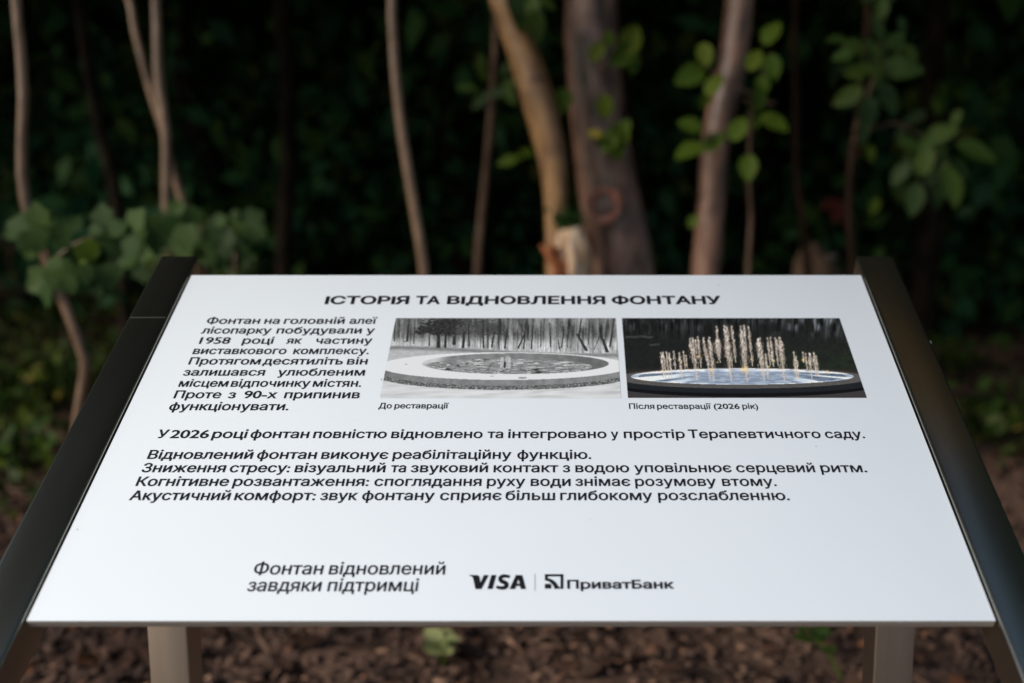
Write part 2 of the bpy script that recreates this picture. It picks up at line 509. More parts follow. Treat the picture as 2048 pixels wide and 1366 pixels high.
def embolden(P, w):
    """move a contour outward (holes, which turn the other way, shrink)"""
    e = np.roll(P, -1, 0) - P; e /= np.linalg.norm(e, axis=1)[:, None] + 1e-9
    ep = np.roll(e, 1, 0)
    n0, n1 = np.stack([ep[:, 1], -ep[:, 0]], 1), np.stack([e[:, 1], -e[:, 0]], 1)
    m = n0 + n1; m /= np.linalg.norm(m, axis=1)[:, None] + 1e-9
    k = np.clip((m * n1).sum(1), .5, 1)
    return P + m * (w / k)[:, None]

tmp = []
for name, bl, size, weight, words in LINES:
    for w, a, b in words:
        c = bpy.data.curves.new('t', 'FONT')
        c.body, c.font = w.replace('\u0406', 'I'), FONT
        o = bpy.data.objects.new('t', c)
        COL.objects.link(o)
        tmp.append((o, weight))
dg = bpy.context.evaluated_depsgraph_get()
geo = []
for o, weight in tmp:
    cu = o.evaluated_get(dg).to_curve(dg)
    cs = [contour(sp) for sp in cu.splines if max(len(sp.bezier_points), len(sp.points)) > 1]
    cs = [p for p in cs if len(p) > 2]
    def depth(i):
        return sum(1 for j, Q in enumerate(cs) if j != i and abs(area2(Q)) > abs(area2(cs[i])) and all(inside(q, Q) for q in cs[i][::2]))
    big = max(cs, key=lambda p: abs(area2(p)))
    sg = math.copysign(1, area2(big))
    dp = [depth(i) for i in range(len(cs))]
    cs = [p if sg > 0 else p[::-1] for p in cs]          # outer contours run counter-clockwise
    cs = [p[::-1] if (d == 0 and area2(p) < 0) else p for p, d in zip(cs, dp)]
    cs = [embolden(p, weight) for p in cs]
    vs, es, A_, B_ = [], [], [], []
    for L in cs:
        n0 = len(vs)
        vs += [Vector((x, y)) for x, y in L]
        es += [(n0 + i, n0 + (i + 1) % len(L)) for i in range(len(L))]
        A_.append(L); B_.append(np.roll(L, -1, 0))
    A_, B_ = np.vstack(A_), np.vstack(B_)
    r = delaunay_2d_cdt(vs, es, [], 0, 1e-6)
    V2 = np.array([(v[0], v[1]) for v in r[0]])
    T2 = np.array([tuple(t) for t in r[2]])
    G = V2[T2].mean(1)
    gy_, gx_ = G[:, 1][:, None], G[:, 0][:, None]       # winding number of every triangle's centre
    left = (B_[None, :, 0] - A_[None, :, 0]) * (gy_ - A_[None, :, 1]) - (gx_ - A_[None, :, 0]) * (B_[None, :, 1] - A_[None, :, 1])
    wind = ((A_[None, :, 1] <= gy_) & (B_[None, :, 1] > gy_) & (left > 0)).sum(1) - ((A_[None, :, 1] > gy_) & (B_[None, :, 1] <= gy_) & (left < 0)).sum(1)
    parts = [(np.column_stack([V2, np.zeros(len(V2))]), [tuple(t) for t in T2[wind != 0]])]
    geo.append(join(parts))
    o.to_curve_clear()
for o, weight in tmp:
    c = o.data
    bpy.data.objects.remove(o)
    bpy.data.curves.remove(c)
gi = 0
LIFT = 0.0004
for name, bl, size, weight, words in LINES:
    parts = []
    for w, a, b in words:
        v, f = geo[gi]; gi += 1
        xh = 5.0 if name != 'title_text' else 8.0
        xa, ub = on_panel(a, bl - xh)[0], on_panel(a, bl)[1]
        xb = on_panel(b, bl - xh)[0]
        lo, hi = v[:, 0].min(), v[:, 0].max()
        X = xa + (v[:, 0] - lo) / (hi - lo) * (xb - xa)
        U = ub + v[:, 1] * size
        parts.append((np.array([pan(x, u, LIFT + .00002 * k) for x, u, k in zip(X, U, v[:, 2])]), f))
    V, F = join(parts)
    mesh(name, V, F, M['ink'], panel)

# ---- marks beside the footer: card wordmark, divider, square bank emblem
def poly_px(pts, z=zl):
    return np.array([pan(*on_panel(*z(x, y)), LIFT) for x, y in pts])
def stroke_px(path, w0, w1=None):
    P = np.array(path, float); n = len(P)
    T = np.gradient(P, axis=0); T /= np.linalg.norm(T, axis=1)[:, None]
    N_ = np.stack([-T[:, 1], T[:, 0]], 1)
    w = np.asarray(w0, float) if np.ndim(w0) else np.full(n, w0)
    L_, R_ = P + N_ * w[:, None] / 2, P - N_ * w[:, None] / 2
    V = poly_px(list(L_) + list(R_))
    return V, [(i, i + 1, n + i + 1, n + i) for i in range(n - 1)]
def bez(p0, p1, p2, p3, n=12):
    t = np.linspace(0, 1, n)[:, None]
    p0, p1, p2, p3 = map(np.array, (p0, p1, p2, p3))
    return list((1 - t) ** 3 * p0 + 3 * t * (1 - t) ** 2 * p1 + 3 * t * t * (1 - t) * p2 + t ** 3 * p3)
vm = []
vm.append((poly_px([(82, 139), (156, 139), (176, 150), (186, 212), (216, 139), (262, 139), (194, 267), (140, 267), (118, 165), (104, 152), (82, 144)]),
           [(0, 1, 2, 9, 10), (2, 3, 7, 8, 9), (3, 4, 5, 6, 7)]))
vm.append((poly_px([(286, 139), (330, 139), (296, 267), (248, 267)]), [(0, 1, 2, 3)]))
sp = bez((452, 156), (420, 143), (366, 143), (366, 174), 9) + bez((366, 174), (366, 206), (428, 200), (424, 232), 9)[1:] + bez((424, 232), (420, 262), (370, 262), (330, 246), 9)[1:]
wv = np.concatenate([np.linspace(26, 37, 9), np.linspace(39, 39, 8), np.linspace(37, 27, 8)])
vm.append(stroke_px(sp, wv))
vm.append((poly_px([(508, 139), (566, 139), (600, 267), (552, 267), (543, 215), (531, 176), (500, 267), (450, 267)]), [(0, 1, 4, 5), (1, 2, 3, 4), (0, 5, 6, 7)]))
vm.append((poly_px([(508, 217), (548, 217), (553, 240), (498, 240)]), [(0, 1, 2, 3)]))
V, F = join(vm); mesh('card_wordmark', V, F, M['ink'], panel)
mesh('divider_line', poly_px([(678, 128), (684, 128), (684, 283), (678, 283)]), [(0, 1, 2, 3)], M['ink_grey'], panel)
em = [(poly_px([(772, 131), (940, 131), (940, 152), (772, 152)]), [(0, 1, 2, 3)]),
      (poly_px([(914, 152), (940, 152), (940, 265), (914, 265)]), [(0, 1, 2, 3)]),
      (poly_px([(772, 219), (830, 219), (830, 263), (772, 263)]), [(0, 1, 2, 3)]),
      (poly_px([(772, 152), (800, 152), (795, 172), (772, 184)]), [(0, 1, 2, 3)]),
      (poly_px([(872, 263), (872, 240), (914, 252), (914, 265)]), [(0, 1, 2, 3)]),
      stroke_px(bez((776, 178), (830, 180), (866, 215), (882, 262), 14), np.linspace(24, 42, 14))]
V, F = join(em); mesh('bank_emblem', V, F, M['ink'], panel)
for x, y, r in [(762.5, 759.5, 1.5), (154.5, 1059.5, 1.4), (1437, 571, 1.2), (1632, 893, 1.2), (842, 921, 0.9), (1180, 1040, 0.8)]:
    a = np.linspace(0, 2 * np.pi, 8, endpoint=False)
    V = np.array([pan(*on_panel(x + r * math.cos(t), y + r * 1.1 * math.sin(t)), LIFT) for t in a])
    mesh('dirt_speck', V, [tuple(range(8))], M['ink_grey'], panel)

# ---- the two printed pictures: fine grids whose printed colours sit in a colour attribute
M['print'] = new_mat('photo_print', (0.5, 0.5, 0.5), 0.4, 0, 0.35)
_nt = M['print'].node_tree
_at = _nt.nodes.new('ShaderNodeAttribute'); _at.attribute_name = 'printed_colour'
_nt.links.new(_at.outputs['Color'], _nt.nodes['Principled BSDF'].inputs['Base Color'])

def ell(X, Y, cx, cy, a, b):
    return ((X - cx) / a) ** 2 + ((Y - cy) / b) ** 2
def ss(a, b, x):
    t = np.clip((x - a) / (b - a), 0, 1)
    return t * t * (3 - 2 * t)
def over(C, mask, col):
    m = np.clip(mask, 0, 1)[..., None]
    return C * (1 - m) + np.asarray(col) * m

def paint_before(X, Y):
    n = vnoise
    g = 0.60 + 0.10 * ss(60, 240, Y)
    st = n(X / 16, Y / 260, 3); st2 = n(X / 7 + Y * 0.004, Y / 150, 4); st3 = n(X / 30 - Y * .006, Y / 90, 6)
    wood = 0.46 + 0.24 * st3 - 0.14 * ss(.55, .78, st) - 0.18 * ss(.58, .82, st2) + 0.14 * (n(X / 5, Y / 12, 5) - .5) + .1 * (n(X / 9, Y / 9, 55) - .5)
    dark_band = np.exp(-((Y - 110) / 110.0) ** 2) * 0.10
    g = wood - dark_band + 0.27 * ss(175, 262, Y)
    g = g + 0.10 * ss(420, 60, X) + 0.12 * ss(1150, 1500, X) * ss(160, 60, Y)
    hz = 262 + 62 * ss(100, 1700, X)
    gr = 0.78 - 0.24 * np.exp(-((Y - hz - 22) / 17.0) ** 2) + 0.10 * (n(X / 30, Y / 6, 9) - .5)
    g = np.where(Y > hz + 6 * n(X / 20, 0 * X, 2), gr, g)
    # dark firs
    for cx, cy, a, b in [(420, 135, 100, 30), (380, 160, 60, 20), (560, 90, 170, 60), (540, 150, 130, 40), (700, 110, 160, 75), (880, 110, 120, 70), (640, 70, 160, 50), (470, 75, 80, 18), (980, 130, 90, 60)]:
        e = ell(X, Y, cx, cy, a, b) + 1.3 * (n(X / 26, Y / 8, 12) - .45) + .9 * (n(X / 9, Y / 6, 13) - .5)
        dk = 0.15 if cx < 620 else 0.27
        g = np.where(e < 1, np.minimum(g, dk - .04 + 0.20 * n(X / 8, Y / 6, 14)), g)
    for x0, y0, x1, y1, w in [(522, 170, 520, 285, 30), (578, 170, 575, 285, 20), (650, 190, 648, 262, 26), (735, 150, 720, 288, 20), (885, 50, 888, 288, 13), (980, 150, 955, 284, 14), (925, 150, 925, 284, 9),
                              (1080, 130, 1063, 292, 13), (1235, 70, 1218, 298, 12), (1225, 170, 1172, 292, 14), (1295, 50, 1282, 298, 12), (1012, 150, 1010, 270, 8), (770, 190, 772, 275, 12),
                              (1500, 220, 1512, 300, 10), (1545, 140, 1528, 285, 9), (1430, 80, 1438, 280, 10), (1655, 170, 1735, 312, 24), (1850, 180, 1905, 322, 24), (1690, 45, 1672, 200, 14), (1960, 45, 1925, 280, 14),
                              (282, 45, 262, 235, 15), (262, 225, 235, 238, 14), (328, 45, 318, 252, 8), (445, 190, 448, 265, 7), (1360, 60, 1358, 280, 7), (1795, 300, 1840, 190, 7), (1580, 60, 1575, 280, 6), (165, 60, 160, 230, 8), (205, 60, 195, 200, 6), (1755, 60, 1748, 260, 8), (900, 60, 1010, 70, 5), (1175, 60, 1225, 170, 7), (1900, 60, 1880, 260, 7)]:
        t = (Y - y0) / (y1 - y0 + 1e-6)
        d = np.abs(X - (x0 + (x1 - x0) * t)) - w * (0.42 + 0.18 * t)
        inside = (t > 0) & (t < 1)
        g = np.where(inside & (d < 0), 0.17 + 0.10 * n(X / 5, Y / 20, 16), g)
    # debris band, outer wall, rim, basin
    e = ell(X, Y, 1060, 515, 1035, 115)
    g = np.where((e < 1.0 + .10 * (n(X / 14, Y / 6, 21) - .5)) & (Y > 480), 0.30 + 0.5 * n(X / 9, Y / 5, 22) ** 2, g)
    g = np.where((Y > 560) & (e >= 1.0), 0.90 + 0.10 * (n(X / 120 + Y / 60, Y / 18, 23) - .5) - 0.20 * np.clip(n(X / 170 + Y / 40, Y / 26, 24) - .62, 0, 1), g)
    g = np.where((ell(X, Y, 1060, 482, 1015, 113) < 1) & (Y > 430), 0.56 + 0.10 * (n(X / 26, Y / 30, 25) - .5) - .08 * ss(300, 60, X), g)
    g = np.where(ell(X, Y, 1060, 435, 1025, 113) < 1, 0.955, g)
    inn = ell(X, Y, 1150, 415, 765, 86)
    wall = 0.55 + 0.10 * (n(X / 40, Y / 30, 26) - .5) + 0.32 * ss(640, 470, X) - 0.10 * ss(1300, 1800, X)
    g = np.where(inn < 1, wall, g)
    fl = 0.60 + 0.26 * (n(X / 46, Y / 5, 27) - .5) + 0.22 * (n(X / 12, Y / 4, 28) - .5)
    fl = np.where(n(X / 60, Y / 6, 29) > 0.80, 0.92, fl)
    fl = np.where(np.abs(n(X / 90 + Y / 30, Y / 12, 30) - .5) < 0.035, 0.25, fl)
    g = np.where((ell(X, Y, 1060, 437, 680, 62) < 1) & (inn < 0.97), fl, g)
    g = np.where((ell(X, Y, 1140, 441, 640, 62) < 1) & (inn < 0.97) & (X > 1500), fl, g)
    for jx in (1033, 1048, 1075, 1092, 1105):
        g = np.where((np.abs(X - jx) < 5) & (Y > 355 + 6 * (jx % 3)) & (Y < 455), 0.84 - .2 * (n(X, Y / 9, 31) > .7), g)
    g = np.where((np.abs(X - 1063) < 10) & (Y > 400) & (Y < 450), 0.25, g)
    for cx, cy, a, b in [(1208, 531, 36, 9), (958, 517, 18, 4), (255, 421, 9, 4), (1000, 452, 40, 6)]:
        g = np.where(ell(X, Y, cx, cy, a, b) < 1, 0.60 + .15 * n(X / 6, Y / 4, 33), g)
    g = np.clip(g, 0.06, 0.97)
    return np.stack([g * 0.975, g * 0.99, g * 1.005], -1)

def paint_after(X, Y):
    n = vnoise
    C = np.zeros(X.shape + (3,)) + np.array([0.13, 0.14, 0.14])
    top = ss(260, 40, Y)
    st = n(X / 13 + Y * .01, Y / 130, 41); st2 = n(X / 26, Y / 60, 42)
    C += (top * np.clip(st2 - .35, 0, 1) * (0.35 + .45 * (st > .5)))[..., None] * np.array([0.95, 1.0, 1.08]) * (0.45 + .55 * ss(1000, 1500, X))[..., None]
    C -= ((n(X / 8, Y / 140, 43) > .66) * top * 0.09)[..., None]
    C += (ss(700, 1250, X) * ss(190, 420, Y) * 0.06 * n(X / 30, Y / 30, 44))[..., None] * np.array([0.3, 1, 0.1])
    C += (0.05 * (n(X / 10, Y / 10, 45) - .5))[..., None]
    for x0, x1, yy in [(60, 280, 192), (250, 340, 255)]:
        C = over(C, ((X > x0) & (X < x1) & (np.abs(Y - yy - 8 * (n(X / 30, X * 0, 46) - .5)) < 8)) * 0.5 * n(X / 8, Y / 3, 47), (0.55, 0.6, 0.62))
    C = over(C, ss(435, 470, Y) * 0.9, (0.20, 0.185, 0.18))
    C = over(C, (Y > 540) * 1.0, (0.25, 0.24, 0.25))
    C = over(C, ((ell(X, Y, 1010, 575, 1080, 100) < 1.0)) * (Y > 480), (0.07, 0.075, 0.09))
    C = over(C, ((ell(X, Y, 1010, 560, 1060, 85) < 1.0)) * (Y > 480), (0.13, 0.145, 0.165))
    rim = ell(X, Y, 1000, 522, 1010, 84)
    C = over(C, rim < 1, (0.36, 0.355, 0.35))
    C += ((rim < 1) * 0.06 * (n(X / 20, Y / 8, 49) - .5))[..., None]
    w = ell(X, Y, 998, 510, 895, 64)
    ang = np.arctan2((Y - 450) * 4.5, X - 1000)
    rad = n(ang * 16, np.sqrt((X - 1000) ** 2 + (4 * (Y - 450)) ** 2) / 900, 50)
    edge = np.abs(X - 1000) / 895
    wc = np.array([0.60, 0.66, 0.75]) + 0.22 * (n(X / 40, Y / 6, 51) - .5)[..., None] + (ss(.30, .75, edge) * (rad > .5) * 0.38)[..., None] * np.array([1, 1, .85]) \
        - (ss(.30, .8, edge) * (rad < .42) * 0.18)[..., None] + (0.34 * np.exp(-((Y - 458) / 13.0) ** 2) * (n(X / 40, X * 0, 53) * 1.3))[..., None] \
        + ((w > .87) * .26)[..., None]
    C = np.where((w < 1)[..., None], wc, C)
    warm, white = np.array([0.90, 0.80, 0.70]), np.array([0.97, 0.95, 0.92])
    jets = [(345, 318, 520, 22), (362, 314, 530, 22), (388, 312, 525, 18), (410, 322, 520, 24), (446, 308, 470, 20), (492, 320, 530, 26), (525, 308, 455, 18), (545, 340, 440, 12),
            (580, 204, 400, 36), (598, 200, 545, 38), (640, 190, 440, 24), (620, 215, 330, 22), (688, 198, 380, 24), (732, 196, 548, 40), (712, 300, 540, 22), (790, 108, 400, 22), (792, 210, 380, 46), (812, 215, 330, 24),
            (852, 100, 380, 26), (872, 195, 550, 52), (870, 110, 300, 30), (914, 106, 400, 22), (985, 105, 420, 30), (1000, 200, 560, 50), (1010, 100, 300, 26), (1046, 108, 430, 24),
            (1125, 205, 500, 44), (1140, 200, 545, 30), (1185, 330, 535, 24), (1200, 200, 420, 20), (1225, 195, 430, 22), (1232, 310, 420, 22), (1262, 200, 430, 20), (1298, 196, 545, 46), (1275, 215, 300, 24),
            (1412, 312, 540, 24), (1430, 350, 530, 22), (1484, 314, 400, 20), (1505, 325, 480, 18), (1535, 322, 525, 34), (1572, 318, 510, 30), (1590, 345, 500, 22)]
    dens = np.zeros(X.shape)
    for k, (jx, y0, y1, w_) in enumerate(jets):
        t = np.clip((Y - y0) / (y1 - y0), 0, 1)
        xc = jx + (Y - y0) * 0.11
        width = w_ * (0.45 + 0.6 * np.minimum(t * 4, 1) - 0.80 * ss(.4, 1, t)) * 0.55
        d = np.abs(X - xc - 10 * (n(Y / 22 + k * 9, X * 0 + k, 60) - .5)) / (width + 1e-6)
        a = (Y > y0) * (Y < y1) * ss(1.15, .35, d) * (0.25 + 0.95 * n(X / 7 + k, Y / 11, 61)) * (1 - .35 * t)
        tip = np.exp(-((X - jx) ** 2 / 60 + (Y - y0 - 5) ** 2 / 110)) * 0.9
        dens = np.maximum(dens, np.maximum(a, tip))
        core = (Y > y0 + 20) * (Y < y1) * ss(7, 2, np.abs(X - jx - (Y - y0) * 0.11)) * .75
        dens = np.maximum(dens, core * (n(X / 3, Y / 25, 62 + k) > .25))
        sh = (Y > y0 + 30) * (Y < y1 - 30) * ss(w_ * .95, w_ * .4, np.abs(X - xc)) * (n(X / 3.5 + k, Y / 16, 63) > .68) * .7
        dens = np.maximum(dens, sh)
    C = over(C, dens * 1.0, (0.88, 0.81, 0.75))
    C = over(C, np.clip(dens - .66, 0, 1) * 2.4, white)
    for sx, sy, r in [(1022, 450, 30), (645, 348, 14), (1488, 378, 16), (1680, 474, 17), (1070, 370, 8), (1250, 382, 10), (800, 395, 8), (545, 415, 9), (510, 385, 7), (1215, 430, 9), (1000, 455, 18), (750, 455, 14), (350, 468, 14), (560, 455, 10), (1610, 490, 8), (1140, 395, 7)]:
        dd = np.sqrt((X - sx) ** 2 + (Y - sy) ** 2)
        star = np.minimum(np.abs(X - sx) * np.abs(Y - sy), np.abs((X - sx) ** 2 - (Y - sy) ** 2) * .5)
        C = over(C, np.exp(-(dd / (r * .8)) ** 2) * .6, (1.0, 0.82, 0.55))
        C = over(C, np.exp(-(dd / (r * .4)) ** 2), (1, .97, .88))
        C = over(C, np.exp(-dd / r) * np.exp(-star / 14) * .55, (1.0, 0.80, 0.5))
    return np.clip(C, 0.01, 1.0)

def photo_print(corners_px, s, ox, oy, painter, label, nx=560, ny=230):
    pts = [on_panel(*p) for p in corners_px]          # TL TR BR BL
    x0, x1 = (pts[0][0] + pts[3][0]) / 2, (pts[1][0] + pts[2][0]) / 2
    u1, u0 = (pts[0][1] + pts[1][1]) / 2, (pts[2][1] + pts[3][1]) / 2
    X, U = np.meshgrid(np.linspace(x0, x1, nx), np.linspace(u0, u1, ny))
    P = B0[None, None] + X[..., None] * np.array([1, 0, 0]) + U[..., None] * UU + NN * 0.0003
    d = P - np.array([0, 0, CAM_H])
    zc_ = d[..., 1] * CP - d[..., 2] * SP
    ix = PPX + FPX * d[..., 0] / zc_
    iy = PPY - FPX * (d[..., 1] * SP + d[..., 2] * CP) / zc_
    C = painter((ix - ox) / s, (iy - oy) / s)
    lin = np.where(C <= 0.04045, C / 12.92, ((C + 0.055) / 1.055) ** 2.4) * 0.92
    i = (np.arange(ny - 1)[:, None] * nx + np.arange(nx - 1)[None]).ravel()
    o = mesh('photo_print', P.reshape(-1, 3), np.stack([i, i + 1, i + nx + 1, i + nx], 1), M['print'], panel)
    at_ = o.data.color_attributes.new('printed_colour', 'FLOAT_COLOR', 'POINT')
    at_.data.foreach_set('color', np.concatenate([lin, np.ones(lin.shape[:2] + (1,))], -1).astype(np.float32).ravel())
    o['label'] = label
    return o
photo_print([(791, 636.5), (1232, 636.5), (1241.5, 796.5), (760.5, 796.5)], 500 / 2048, 750, 626, paint_before, 'black and white printed photo of the empty round fountain basin')
photo_print([(1244.5, 636.5), (1679, 636.5), (1733.5, 796), (1255, 796)], 510 / 2048, 1236, 626, paint_after, 'colour printed photo of lit fountain jets at night')

# ------------------------------------------------------------------ trees
def stem_path(pxs, y, top_z, lean=0.0, dy=0.0):
    """px points from top to bottom at distance y, carried on down to the soil and up to top_z"""
    P = [at(px, py, y) for px, py in pxs][::-1]
    p0, p1 = P[0], P[min(1, len(P) - 1)]
    k = (p1 - p0) / max(p1[2] - p0[2], .05)
    k = np.clip(k, -.25, .25)
    gz = float(ground_z(p0[0], p0[1])) - 0.12
    foot = p0 + k * (gz - p0[2]) * 0.6; foot[2] = gz
    pl, pm = P[-1], P[-2]
    kk = np.clip((pl - pm) / max(pl[2] - pm[2], .05), -.3, .3)
    hs = np.linspace(pl[2], top_z, 5)[1:]
    up = []
    for h in hs:
        q = pl + kk * (h - pl[2]) * (1 - 0.35 * (h - pl[2]) / (top_z - pl[2] + 1e-6)); q[2] = h
        up.append(q + rng.normal(size=3) * np.array([.04, .04, 0]))
    return [foot] + P + up

def stem_radii(path, r_low, r_top):
    z = np.array([p[2] for p in path]); t = (z - z[0]) / (z[-1] - z[0])
    r = r_low * (1 - t) + r_top * t
    r[0] *= 1.35
    return r

def grown_tree(name, cat, label, pxs, y, w_px, bark, top_z, crown=None, leaf='leaf_dark', seg=14, rough=0.06, limbs=0, seed=1, group=None, r_top=None, widths=None):
    path = stem_path(pxs, y, top_z)
    r = w_px / FPX * y / 2
    rad = stem_radii(path, r, r * 0.35 if r_top is None else r_top)
    if widths:
        w_ = np.array(widths[::-1]) / FPX * y / 2
        rad[1:1 + len(w_)] = w_
        rad[0] = w_[0] * 1.2
    base = np.array([path[0][0], path[0][1], float(ground_z(path[0][0], path[0][1]))])
    t = empty(name, base, label, cat, group)
    parts = [tube(path, rad, seg, 0.05, rough, seed)]
    r_ = np.random.default_rng(seed)
    if crown:
        (cx, cy, cz), cr, n, per, spread, ls = crown
        C = crown_centers((cx, cy, cz), cr, n, r_)
        top = np.array(path[-1]); mid = np.array(path[-2])
        for q in C[r_.choice(len(C), min(limbs, len(C)), False)] if limbs else []:
            s = mid if q[2] < top[2] + .3 else top
            m = (s + q) / 2 + r_.normal(size=3) * .12
            parts.append(tube([s, m, q], [r * .4, r * .25, r * .08], 7, 0.15, 0.05, seed))
    V, F = join(parts)
    tr = mesh('trunk' if w_px > 32 else 'stem', V, F, M['bark_' + bark], t, smooth=True)
    if crown:
        V, F = crown_leaves(C, per, spread, ls, r_)
        mesh('crown', V, F, M[leaf], t)
    return t, tr

def placed_leaves(name, items, y, mat, parent, outline=OVATE, s=1.0, ox=0, oy=0, seed=3, jitter=0.10, tilt=0.5, fold=.25):
    """leaves given by their centre, length and tip direction (degrees, 0 right, 90 down) as measured"""
    r_ = np.random.default_rng(seed)
    P, U, N_, S = [], [], [], []
    for it in items:
        cx, cy, ln = it[:3]
        ang = math.radians(it[3] if len(it) > 3 else r_.uniform(30, 150))
        yy = y + r_.uniform(-jitter, jitter)
        c = at(ox + cx * s, oy + cy * s, yy)
        L = ln * s / FPX * yy
        up = np.array([math.cos(ang), r_.uniform(-.35, .15), -math.sin(ang)])
        up /= np.linalg.norm(up)
        P.append(c - up * L * .5); U.append(up); S.append(L)
        N_.append(np.array([r_.uniform(-tilt, tilt), -1, r_.uniform(0.1, 1.0)]))
    V, F = leaf_set(P, U, N_, S, outline, fold)
    return mesh(name, V, F, M[mat], parent)

def single_leaves(name, items, y, mat, parent, outline=OVATE, s=1.0, ox=0, oy=0, seed=3, *a):
    for k, it in enumerate(items):
        placed_leaves(name, [it], y, mat, parent, outline, s, ox, oy, seed + k * 100, *a)

def twig(pts, y, r0, r1, parent, bark='dull', s=1.0, ox=0, oy=0):
    P = [at(ox + a * s, oy + b * s, y) for a, b in pts]
    V, F = tube(P, np.linspace(r0, r1, len(P)), 7, 0.03, .05, 4)
    return mesh('twig', V, F, M['bark_' + bark], parent, smooth=True)

# pale young maple at the left, with its low broad leaves
s4 = 500 / 1518
maple, _ = grown_tree('maple_sapling', 'sapling', 'slim pale sapling at far left with large lobed leaves beside the left rail',
                      [(30, -40), (40, 80), (47, 200), (44, 300), (50, 400), (92, 515), (132, 615), (168, 715), (166, 770), (150, 900)], 2.8, 25, 'twig', 4.9,
                      ((-2.1, 1.9, 5.5), (1.2, 1.0, .7), 44, 110, .22, .14), seed=21, limbs=5)
mp = [(105, 235, 160, 200), (235, 150, 150, 260), (225, 330, 165, 60), (180, 400, 110, 120), (400, 260, 130, 280), (410, 330, 120, 40), (655, 150, 140, 260), (700, 320, 180, 70),
      (880, 180, 150, 300), (820, 230, 110, 20), (400, 545, 190, 30), (240, 590, 180, 150), (300, 690, 150, 110), (540, 540, 140, 100), (690, 560, 170, 70), (620, 660, 90, 90), (340, 470, 100, 200),
      (150, 320, 120, 140), (300, 240, 110, 250), (480, 200, 90, 310), (610, 250, 110, 170), (760, 240, 120, 330), (440, 620, 110, 60), (330, 600, 130, 120), (60, 280, 90, 170), (740, 400, 100, 40), (590, 400, 80, 110)]
placed_leaves('foliage', mp, 2.72, 'leaf_maple', maple, MAPLE, s4 * .95, 0, 380, 5, .1, .6, .22)
single_leaves('young_leaf', [(535, 375, 135, 60), (505, 410, 100, 120)], 2.58, 'leaf_bright', maple, MAPLE, s4, 0, 380, 8, .02)
for pts in ([(300, 430), (260, 330), (120, 250)], [(320, 430), (450, 330), (660, 250), (880, 200)], [(330, 450), (520, 480), (680, 520)]):
    twig(pts, 2.78, .004, .0015, maple, 'twig', s4, 0, 380)

shrub_p = at(400, 800, 3.3); shrub_p[2] = float(ground_z(shrub_p[0], 3.3))
shrub = empty('maple_shrub', shrub_p, 'low dim maple shrub with broad leaves behind the top of the left rail', 'shrub')
parts = [tube([shrub_p - [0, 0, .1], (shrub_p + at(a, b, 3.3)) / 2 + [.03, 0, 0], at(a, b, 3.3)], [.009, .006, .003], 7, .06, .05, 3) for a, b in ((400, 440), (330, 470), (470, 500))]
V, F = join(parts); mesh('stem', V, F, M['bark_twig'], shrub, smooth=True)
placed_leaves('foliage', [(1090, 310, 230, 200), (1020, 230, 160, 250), (1200, 120, 120, 300), (1330, 220, 150, 60), (1290, 160, 130, 260), (1180, 260, 170, 20), (1390, 350, 130, 100), (880, 420, 190, 130),
               (1260, 330, 180, 90), (1410, 460, 130, 60), (1320, 450, 150, 120), (1000, 470, 150, 100), (830, 480, 130, 150), (1480, 500, 100, 60), (1500, 210, 90, 320), (1150, 200, 120, 200), (1250, 420, 140, 80), (1050, 360, 140, 100)],
              3.3, 'leaf_maple', shrub, MAPLE, s4 * .9, 0, 380, 15, .25, .7, .25)
r_ = np.random.default_rng(77)
placed_leaves('low_foliage', [(r_.uniform(760, 1560), r_.uniform(150, 560), r_.uniform(60, 130), r_.uniform(0, 360)) for _ in range(46)], 3.5, 'leaf', shrub, MAPLE, s4, 0, 380, 16, .3, .8, .25)

grown_tree('crossing_sapling', 'sapling', 'straighter of two slim brown saplings that cross above the left rail, upright at the top',
           [(312, -40), (314, 60), (318, 170), (332, 260), (333, 340), (334, 440), (340, 520)], 3.6, 25, 'twig', 4.6, ((-1.5, 3.4, 4.8), (.9, .9, .6), 20, 90, .2, .13), seed=31, limbs=4)
grown_tree('crossing_sapling', 'sapling', 'thinner of two crossing saplings above the left rail, leaning to the upper left',
           [(248, -40), (270, 60), (298, 170), (330, 270), (348, 350), (376, 440), (390, 520)], 3.68, 20, 'twig', 4.4, ((-1.9, 3.6, 4.6), (.8, .8, .6), 18, 90, .2, .13), seed=32, limbs=4)
grown_tree('slim_sapling', 'sapling', 'slim tan sapling standing alone behind the left half of the board top',
           [(784, -40), (786, 60), (792, 160), (806, 280), (826, 400), (842, 500), (852, 600)], 3.4, 25, 'twig', 4.6, ((-.7, 3.2, 4.8), (.9, .9, .6), 20, 90, .2, .13), seed=33, limbs=4)
thin, _ = grown_tree('thin_sapling', 'sapling', 'thin dull dark sapling with a few dim leaves just left of the leaning tan trunk',
           [(996, -40), (992, 60), (985, 190), (974, 330), (962, 450), (954, 560)], 4.3, 20, 'dull', 4.6, ((-.2, 4.1, 4.8), (.9, .9, .6), 20, 90, .2, .13), seed=34, limbs=4)
s2 = 700 / 1708
placed_leaves('foliage', [(690, 430, 110, 190), (760, 350, 110, 240), (880, 400, 120, 200), (790, 480, 110, 130), (840, 450, 90, 160), (900, 470, 100, 60), (740, 500, 80, 120), (760, 300, 90, 260), (870, 340, 80, 300)], 4.25, 'leaf', thin, OVATE, s2, 650, 0, 35, .1)
single_leaves('young_leaf', [(890, 785, 105, 165), (985, 745, 80, 200), (940, 770, 60, 180)], 4.2, 'leaf_bright', thin, OVATE, s2, 650, 0, 36, .02)

